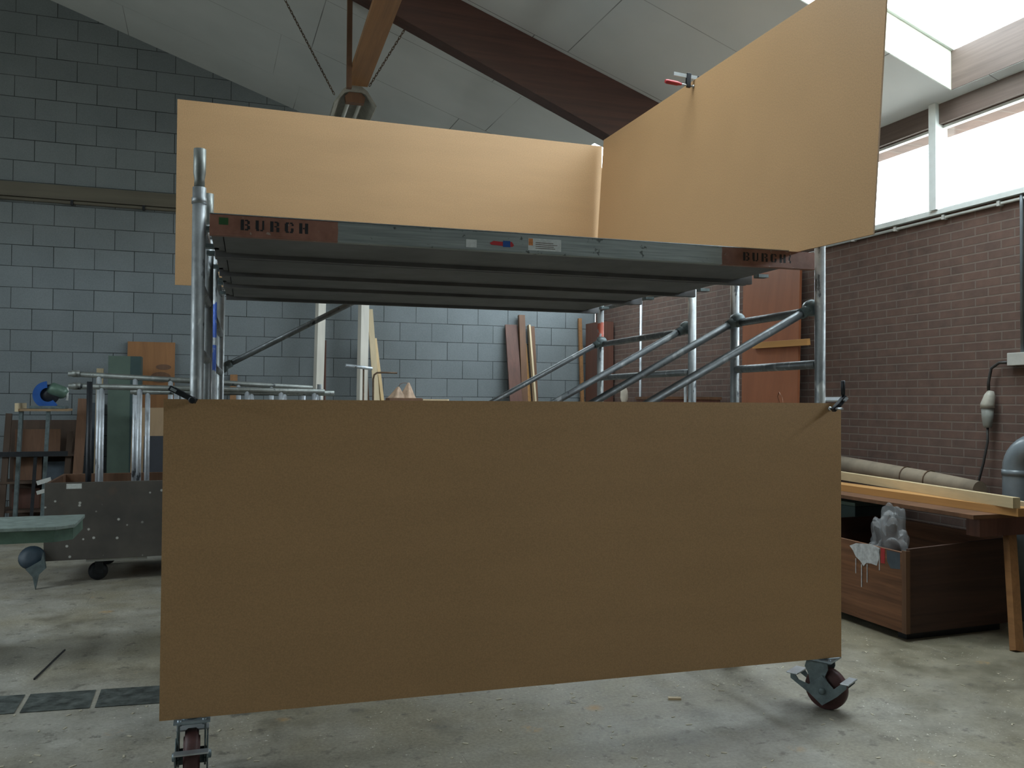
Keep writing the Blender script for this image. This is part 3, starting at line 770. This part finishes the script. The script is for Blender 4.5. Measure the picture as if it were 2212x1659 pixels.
# ================================================================= LEFT SIDE
# cart
t = thing('wooden_cart', 'dark paint-spattered box cart on castors carrying scaffold frames', 'cart', (-6.62, 7.66, 0))
MB().box((0,0,.19), (2.35,.025,.805)).build('front_panel', GREYCART, t, .003)
MB().box((0,.925,.19), (2.35,.95,.80)).build('back_panel', BROWNWOOD, t, .003)
MB().box((0,.025,.19), (.025,.925,.80)).build('end_panel', BROWNWOOD, t, .003); MB().box((2.325,.025,.19), (2.35,.925,.80)).build('end_panel', BROWNWOOD, t, .003)
MB().box((.025,.025,.19), (2.325,.925,.215)).build('bottom', BROWNWOOD, t)
lab(MB().box((.155,-.0015,.755), (.265,-.0002,.795)).build('sticker', PAPERW, t), 'worn white label')
for z_, w_ in ((.80, .07), (.72, .06)):
    m = MB(); m.beam((-.10, .30, z_-.02), (.0, .30, z_+.01), w_*.5, .03, (0,0,1)); lab(m.build('cloth_scrap', PAPERW, t), 'white scrap at the cart end')
for xx in (.40, 1.95):
    for yy in (.12, .83):
        f = MB(); f.box((xx-.06,yy-.04,.17), (xx+.06,yy+.04,.19)); f.box((xx-.04,yy-.035,.06), (xx+.02,yy-.03,.17)); f.box((xx-.04,yy+.03,.06), (xx+.02,yy+.035,.17)); fo = f.build('castor', BLACKM, t)
        w = MB(); w.lathe([(.03,-.022),(.07,-.02),(.075,0),(.07,.02),(.03,.022)], 22, Matrix.Translation((xx-.02,yy,.075)) @ Matrix.Rotation(PI/2,4,'X')); w.build('wheel', BLACKM, fo)
lab(MB().box((.30,.03,.165), (.75,.06,.19)).build('runner', GREYPL, t), 'pale runner')
# scaffold frames standing on their side in the cart
def frame(label, v, u0, L, zl, zr, mat, n=7, du=.29, first=.30, zlow=.24):
    t = thing('scaffold_ladder', label, 'scaffold ladder', (u0, v, 0), (0,0,0), 'spare scaffold ladder sections in the cart')
    zt = lambda x: zl + (zr-zl)*x/L
    m = MB(); m.tube([(0,0,zl),(L,0,zr)], .024, 14); m.lathe([(.03,-.03),(.03,.03)], 14, Matrix.Translation((.06,0,zl)) @ Matrix.Rotation(PI/2,4,'Y')); m.build('post', GALVDULL, t)
    m = MB(); m.tube([(.09 if u0 < -6.53 else 0,0,zlow),(L,0,zlow)], .024, 14); m.build('post', GALVDULL, t)
    for i in range(n):
        x = first + i*du
        if x > L-.05: break
        m = MB(); m.tube([(x,0,zlow),(x,0,zt(x))], .021, 14); m.build('rung', mat, t)
    return t
frame('spare scaffold ladder section with higher sloping top tube, farthest back in the cart', 8.45, -6.57, 2.1, 1.69, 1.585, GALVS, 7, .295, .245)
frame('spare scaffold ladder section with level top tube, nearest in the cart', 7.95, -6.50, 2.08, 1.575, 1.545, GALVS, 7, .29, .25)
frame('short spare scaffold ladder section reaching farthest right in the cart', 8.2, -6.05, 1.75, 1.535, 1.535, GALVS, 6, .29, .14)
o = MB().tube([(-6.325, 7.80, .217), (-6.325, 7.80, 1.61)], .022, 12).build('steel_tube', BLACKM); tag(o, 'dark steel tube upright at left end of the cart', 'tube')
o = MB().tube([(-4.42, 8.32, .217), (-4.42, 8.32, 1.62)], .022, 12).build('steel_tube', GALV); tag(o, 'galvanised tube upright at right end of the cart', 'tube')
# blue castor frame sticking out at the left of the cart
t = thing('loose_castor', 'dark blue castor wheel with pointed brake lever beside the cart', 'castor', (-6.69, 7.60, 0))
MB().lathe([(.03,-.03),(.085,-.028),(.095,0),(.085,.028),(.03,.03)], 26, Matrix.Translation((0,0,.235)) @ Matrix.Rotation(math.radians(62),4,'X')).build('wheel', simple('dark_blue_wheel', (.014,.03,.045), .5), t)
m = MB(); m.prism([(-.03,.16),(.075,.22),(.09,.28),(.11,.16),(.06,.11),(.04,0.0),(.02,.10)], -.02, .02, Matrix(((1,0,0,0),(0,0,1,-.06),(0,1,0,0),(0,0,0,1)))); m.build('fork', CASTG, t)
# green steel table end
t = thing('machine_table', 'worn green steel machine table entering from the left', 'table', (-6.6, 5.2, 0))
m = MB(); m.prism([(-.9,.0),(.42,.0),(.50,.08),(.50,.50),(-.9,.50)], .765, .785); m.build('table_top', GREENTOP, t, .003)
m = MB(); m.prism([(-.9,.012),(.41,.012),(.49,.09),(.49,.49),(-.9,.49)], .70, .765); m.build('side_rail', GREENP, t)
for xx in (-.75,):
    for yy in (.06,.40): MB().box((xx,yy,0), (xx+.06,yy+.06,.70)).build('leg', GREENP, t)
m = MB(); m.box((-.40,.06,0), (-.34,.44,.06)); m.box((-.40,.22,.06), (-.34,.28,.70)); m.build('leg', GREENP, t)
# saw on stand
t = thing('saw_stand', 'simple saw stand with wooden top and thin grey legs by the block wall', 'stand', (-7.08, 10.6, 0))
MB().box((-.23,-.22,1.335), (.24,.22,1.36)).build('stand_top', TAN, t)
MB().box((-.25,-.24,1.33), (-.22,.24,1.42)).build('edge_board', PINE, t)
for xx in (-.20,.06):
    for yy in (-.18,.18): m = MB(); m.beam((xx-.05-(yy+.18)*.157,yy,0), (xx-(yy+.18)*.157,yy,1.335), .035, .035); m.build('leg', CASTG, t)
t = thing('chop_saw', 'blue and green chop saw standing on the saw stand', 'saw', (-7.03, 10.55, 1.361))
m = MB(); arc = [(.145*math.cos(q), .145*math.sin(q)) for q in [math.radians(a_) for a_ in range(95, 320, 12)]]; inn = [(.075*math.cos(q), .075*math.sin(q)) for q in [math.radians(a_) for a_ in range(311, 94, -12)]]
m.prism(arc+inn, -.02, .02, Matrix.Translation((-.0,-.12,.15)) @ Matrix.Rotation(PI/2,4,'X')); m.build('blade_guard', BLUEP, t)
MB().lathe([(.01,-.004),(.11,-.003),(.11,.003),(.01,.004)], 26, Matrix.Translation((-.0,-.10,.15)) @ Matrix.Rotation(PI/2,4,'X')).build('blade', BLACKM, t)
m = MB(); m.tube([(-.02,-.05,.20),(.04,-.06,.21),(.14,-.06,.17),(.17,-.06,.15)], [.05,.075,.07,.045], 16); m.build('motor', GREENP, t)
MB().tube([(.175,-.06,.09),(.18,-.06,.23)], .014, 10).build('handle', PAPERW, t)
MB().box((-.17,-.17,.0), (.17,.14,.03)).build('base', CASTG, t, .004)
MB().tube([(-.05,.0,.03),(-.02,-.04,.18)], .03, 10).build('pivot_arm', CASTG, t)
# dark steel bar on supports and timber rack
t = thing('timber_rack', 'open brown timber rack full of board offcuts against the block wall', 'rack', (-7.6, 10.95, 0))
for xx in (.10, .72): m = MB(); m.beam((xx-.05,-.05,0), (xx,.05,1.30 if xx < .5 else 1.10), .06, .045); m.build('upright', DARKTIMBER, t)
for zz in (.20,.52,.82): MB().box((.02,-.04,zz), (.80,.40,zz+.025)).build('shelf', DARKTIMBER, t)
MB().box((.05,.40,0), (.80,.42,1.22)).build('back_sheet', DARKTIMBER, t)
for i, (x0,x1,z0,z1,mt) in enumerate(((.14,.42,.55,.80,BROWNWOOD),(.44,.68,.57,.75,SLATE),(.12,.40,.24,.45,REDBROWN),(.40,.60,.24,.40,BROWNWOOD),(.14,.60,.86,1.12,BROWNWOOD))):
    o = MB().beam((-7.6+(x0+x1)/2, 11.08+.01*i, z0 if z0 not in (.55,.57,.24,.86) else {.55:.546,.57:.546,.24:.226,.86:.846}[z0]), (-7.6+(x0+x1)/2, 11.10+.01*i, z1), x1-x0, .02, (1,0,0)).build('board_offcut', mt)
    tag(o, ['brown board offcut on the middle shelf of the timber rack', 'slate-blue panel offcut on the middle shelf of the timber rack', 'red-brown offcut at lower left of the timber rack',
            'brown offcut at lower right of the timber rack', 'wide brown offcut on the top shelf of the timber rack'][i], 'board')
t = thing('steel_bar_stand', 'dark horizontal steel bar on thin legs in front of the timber rack', 'stand', (-7.5, 10.2, 0))
MB().box((-.6,-.03,.865), (.70,.03,.915)).build('bar', BLACKM, t)
for xx in (-.40,.40): m = MB(); m.beam((xx-.04,0,0), (xx,0,.865), .03, .03); m.build('leg', BLACKM, t)
# things leaning against the block wall at left
def lean(name, label, cat, x0, x1, zt, yb, mat, th=.02, zb=0, xs=0, yt=None):
    yt = YB - .012 - th if yt is None else yt
    o = MB().beam(((x0+x1)/2+xs, yb, zb), ((x0+x1)/2, yt, zt), x1-x0, th, (1,0,0)).build(name, mat)
    return tag(o, label, cat)
lean('plank', 'brown plank leaning upright beside the timber rack', 'plank', -6.80, -6.70, 1.47, 10.75, BROWNWOOD, .025, .002, -.05, 10.95)
lean('panel', 'slate-blue panel leaning between the plank and the cart frames', 'panel', -6.785, -6.60, 1.42, 11.3, SLATE, .02, .002)
o = lean('plywood_sheet', 'orange plywood sheet with dark smudges leaning against the block wall', 'sheet', -6.345, -5.80, 2.18, 11.42, PLY, .02, .002)
m = MB(); sm = []
for cxx, czz, rx_, rz_ in ((-5.93,1.87,.09,.035),(-5.96,1.74,.12,.07)):
    m.prism([(cxx+rx_*math.cos(q*.393), czz+rz_*math.sin(q*.393)) for q in range(16)], -.002, 0, Matrix(((1,0,0,0),(0,0,1,0),(0,1,.0,0),(0,0,0,1))))
vs = []
for v in m.v:
    yy = 11.42 + (v.z-.002)/(2.178)*(YB-.032-11.42) - .0105; v.y = yy + v.y
m.build('dark_smudge', BROWNWOOD, o)
t = thing('green_cabinet', 'tall sage green locker behind the cart frames', 'locker', (-6.50, 11.0, 0))
MB().box((0,0,0), (.235,.30,1.97)).build('body', GREENB, t); MB().box((.236,.0,0), (.35,.30,1.97)).build('side_panel', GREENB2, t)
o = MB().beam((-6.62, 11.15, 0), (-6.615, 11.3, 1.83), .075, .03).build('pine_stick', PINE); tag(o, 'thin pale pine stick with square top left of the green locker', 'stick')
lean('chipboard', 'paint-marked tan board standing behind the cart frames', 'board', -6.22, -5.70, 1.37, 10.45, TAN, .02, .002, 0, 10.8)
lean('panel', 'near-black panel standing in front of the tan board', 'panel', -6.07, -5.66, 1.06, 10.15, DARKPANEL, .02, .002, 0, 10.40)
lean('plank', 'short orange-brown plank leaning on the block wall left of white timber', 'plank', -5.14, -5.05, 1.79, 11.4, ORANGEWOOD, .025, .002)
o = MB().beam((-4.10, 11.33, 0), (-4.02, 11.50, 3.0), .105, .09, (1,.35,0)).build('white_timber', PINEW); tag(o, 'tall whitish timber standing alone, left of the other pale timbers', 'timber')
o = MB().tube([(-3.97,11.45,0),(-3.95,11.6,2.26)], .015, 8).build('brown_rod', REDBROWN); tag(o, 'thin dark brown rod right of the lone whitish timber', 'rod')
o = MB().beam((-3.53, 11.25, 0), (-3.47, 11.45, 3.0), .115, .09, (1,.35,0)).build('white_timber', PINEW); tag(o, 'tall whitish timber beside the two leaning battens', 'timber')
o = MB().beam((-3.235, 11.06, 0), (-3.39, 11.46, 2.68), .075, .03, (1,0,0)).build('batten', PINE); tag(o, 'pale pine batten with rounded top, closest to whitish timber', 'batten')
o = MB().beam((-3.08, 11.2, 0), (-3.315, 11.53, 2.30), .05, .05, (1,.5,0)).build('batten', PINEYEL); tag(o, 'yellowish pine batten leaning widest, right of the pale batten', 'batten')
o = MB().beam((-3.335, 11.35, 0), (-3.43, 11.62, 2.2), .05, .03, (1,0,0)).build('batten', BROWNWOOD); tag(o, 'dark brown batten squeezed between whitish timber and pale batten', 'batten')
# workbench hidden behind the front board, with the things on it
t = thing('work_bench', 'brown workbench just below the top of the front board', 'bench', (-3.0, 10.2, 0))
m = MB(); m.box((-.55,-.35,1.42), (.45,.35,1.47)); m.build('bench_top', BROWNWOOD, t)
for xx in (-.50,.36):
    for yy in (-.30,.26): MB().box((xx,yy,0), (xx+.05,yy+.05,1.42)).build('leg', BROWNWOOD, t)
o = MB().box((-3.42,9.95,1.471), (-3.03,10.18,1.502)).build('wood_slab', BROWNWOOD); tag(o, 'brown wood slab lying on the workbench', 'slab')
m = MB(); m.prism([(-3.10,10.0),(-2.80,9.98),(-2.74,10.15),(-3.06,10.22)], 1.503, 1.523); 
o = m.build('wood_slab', PINE); o.location = (.09,0,-.032); tag(o, 'pale pinkish wood slab at right end of the workbench', 'slab')
def sack():
    t = thing('hide_sack', 'pale tan cloth bag with two knotted peaks on the workbench', 'bag', (-3.20, 10.36, 1.471))
    m = MB()
    for cxx, h_, w_ in ((-.05,.17,.11),(.07,.22,.10)):
        prof_ = [(w_*1.15,0),(w_*1.05,.02),(w_*.75,h_*.35),(w_*.45,h_*.65),(w_*.2,h_*.9),(.008,h_)]
        vs=[];fs=[]; n=20
        for r_,z_ in prof_:
            for k_ in range(n):
                a_=2*PI*k_/n; rr=r_*(1+.18*math.sin(5*a_+cxx*40)); vs.append((cxx+rr*math.cos(a_)+ (z_*.12), rr*.7*math.sin(a_), z_))
        for i in range(len(prof_)-1):
            for k_ in range(n):
                k2=(k_+1)%n; fs.append((i*n+k_, i*n+k2,(i+1)*n+k2,(i+1)*n+k_))
        fs.append(list(range(n))[::-1]); fs.append([(len(prof_)-1)*n+k_ for k_ in range(n)])
        m.add(vs, fs, True)
    m.build('cloth', LEATHER, t)
    MB().tube([(-.03,0,.16),(-.01,0,.20),(.03,0,.215),(.075,0,.215),(.10,0,.20)], .003, 6).build('cord', COPPER, t)
    return t
sack()
t = thing('pipe_stand', 'rusty bent pipe rising beside the whitish timber', 'pipe', (-3.74, 9.25, 0))
MB().tube([(0,0,0),(0,0,1.70),(.01,0,1.745),(.04,0,1.768),(.10,0,1.772),(.26,0,1.770)], .010, 10).build('pipe', RUST, t)
MB().box((-.08,-.08,0), (.08,.08,.02)).build('foot', RUST, t)
o = MB().tube([(-3.68, 8.92, .025), (-3.685, 8.92, 1.0), (-3.69, 8.92, 1.725)], .014, 10)
t = thing('cross_bar_stand', 'pale horizontal tube held up in front of the whitish timber', 'tube', (-3.93, 9.05, 0))
MB().tube([(-.135,0,1.835),(.145,.03,1.805)], .018, 12).build('cross_tube', GALVS, t)
m = MB(); m.tube([(.06,.035,.02),(.06,.05,1.80)], .010, 8); m.build('upright', RUST, t)
MB().box((-.02,-.06,0), (.13,.12,.02)).build('foot', RUST, t)
# brown boards at back right
lean('wide_board', 'wide dark brown board leaning on the block wall', 'board', -1.43, -1.25, 2.56, 11.15, REDBROWN, .03, .002, .02)
lean('wooden_post', 'thick brown post topping the other boards by the back wall', 'post', -1.24, -1.15, 2.70, 11.33, ORANGEWOOD if False else BROWNWOOD, .06, .002, .02)
lean('narrow_board', 'narrow brown board with pale edge right of the thick post', 'board', -1.10, -1.075, 2.56, 11.2, PINE, .08, .002, .09)
lean('warped_board', 'thin dull brown board behind the narrow one', 'board', -1.07, -.98, 2.55, 11.4, BROWNWOOD, .02, .002, .06)
lean('plank', 'orange-edged plank with angled top between the boards and corner', 'plank', -1.145, -1.10, 2.30, 11.28, ORANGEY, .02, .002, .08)
lean('pole', 'brown round-topped pole standing in the corner by brick wall', 'pole', -.30, -.25, 2.69, 11.4, ORANGEWOOD, .04, .002, .0)
o = MB().box((-.23,11.0,0), (-.03,11.5,2.6)).build('corner_board', REDBROWN); tag(o, 'dark board filling the corner beside the brown pole', 'board')
t = thing('plaster_scoop', 'pale rounded shovel blade standing behind the front board', 'shovel', (-.72, 9.3, 0))
blob((0,0,1.55), (.05,.02,.10), 3, .12).build('blade', STONE, t)
MB().tube([(.0,.0,0),(.0,.0,1.47)], .016, 8).build('shaft', BROWNWOOD, t)

# floor bits
o = MB().box((-.031, -.012, 0), (.031, .012, .010)).build('wood_offcut', PINE); o.location = (-3.228, 3.796, 0); o.rotation_euler = (0,0,math.radians(-22)); tag(o, 'small pale wood offcut on the floor below the front board', 'offcut')
m = MB(); rnd = random.Random(3)
for i in range(420):
    x = rnd.uniform(-7.2, -.6); y = rnd.uniform(1.9, 4.6)
    if x > -1.5 and y > 4.0: continue
    L2 = rnd.uniform(.004,.016); W2 = rnd.uniform(.002,.005); a_ = rnd.uniform(0, PI)
    m.box((-L2,-W2,0), (L2,W2,.0025), Matrix.Translation((x,y,.0004)) @ Matrix.Rotation(a_,4,'Z'))
o = m.build('wood_shavings', RUBBLE); tag(o, 'tiny pale wood chips strewn over the concrete floor', 'wood chips', kind='stuff')
m = MB(); m.tube([(-6.42,5.63,.004),(-6.2,5.62,.005),(-6.02,5.80,.004)], .006, 6) if False else m.__init__()
o = MB().beam((-6.26, 5.12, .004), (-6.19, 5.66, .004), .007, .008, (1,0,0)).build('thin_stick', BLACKM); tag(o, 'thin dark stick lying on the floor at the left', 'stick')

# ================================================================= LIGHT
w = bpy.data.worlds.new('overcast'); sc.world = w; w.use_nodes = True
nt = w.node_tree; nt.nodes.clear()
out = nt.nodes.new('ShaderNodeOutputWorld'); bg = nt.nodes.new('ShaderNodeBackground'); tc = nt.nodes.new('ShaderNodeTexCoord')
sp = nt.nodes.new('ShaderNodeSeparateXYZ'); rp = nt.nodes.new('ShaderNodeValToRGB')
nt.links.new(tc.outputs['Generated'], sp.inputs[0]); nt.links.new(sp.outputs[2], rp.inputs[0])
e = rp.color_ramp.elements; e[0].position = 0.0; e[0].color = (.50,.52,.50,1); e[1].position = .02; e[1].color = (.82,.92,1.0,1)
nt.links.new(rp.outputs[0], bg.inputs[0]); bg.inputs[1].default_value = 9.0
nt.links.new(bg.outputs[0], out.inputs[0])
def portal(name, loc, rot, sx, sy):
    l = bpy.data.lights.new(name, 'AREA'); l.shape = 'RECTANGLE'; l.size = sx; l.size_y = sy; l.cycles.is_portal = True
    o = bpy.data.objects.new(name, l); COL.objects.link(o); o.location = loc; o.rotation_euler = rot; return o
yc = (WIN0+WIN1)/2
portal('sky_portal', (.2, yc, 3.325), (0, PI/2, 0), .67, WIN1-WIN0)
portal('sky_portal', (XL-.2, yc, 3.325), (0, -PI/2, 0), .67, WIN1-WIN0)
an = math.atan(SL)
for (a_, b_, c_, d_), sg in ((SKY, 1), (SKY4, 1), (SKY2, -1)):
    portal('sky_portal', ((a_+b_)/2, (c_+d_)/2, cz((a_+b_)/2)+.36), (0, sg*an, 0), (b_-a_+.1)/math.cos(an), d_-c_+.1)

# ================================================================= CAMERA
cam = bpy.data.cameras.new('camera'); co = bpy.data.objects.new('camera', cam); COL.objects.link(co); sc.camera = co
cam.sensor_fit = 'HORIZONTAL'; cam.sensor_width = 36; cam.lens = 1870/2212*36; cam.clip_start = .05
r = Vv((.94258,-.33391,.006)); u = Vv((-.01235,-.0169,.99978)); f = Vv((.33374,.94245,.02005))
Mc = Matrix((r, u, -f)).transposed().to_4x4(); Mc.translation = (-5.4358, 0, 1.47); co.matrix_world = Mc

sc.view_settings.view_transform = 'Standard'; sc.view_settings.look = 'None'
sc.view_settings.gamma = 1; sc.view_settings.use_curve_mapping = False; sc.view_settings.exposure = .6
sc.cycles.use_denoising = True
sc.cycles.max_bounces = 10; sc.cycles.diffuse_bounces = 6; sc.cycles.sample_clamp_indirect = 6
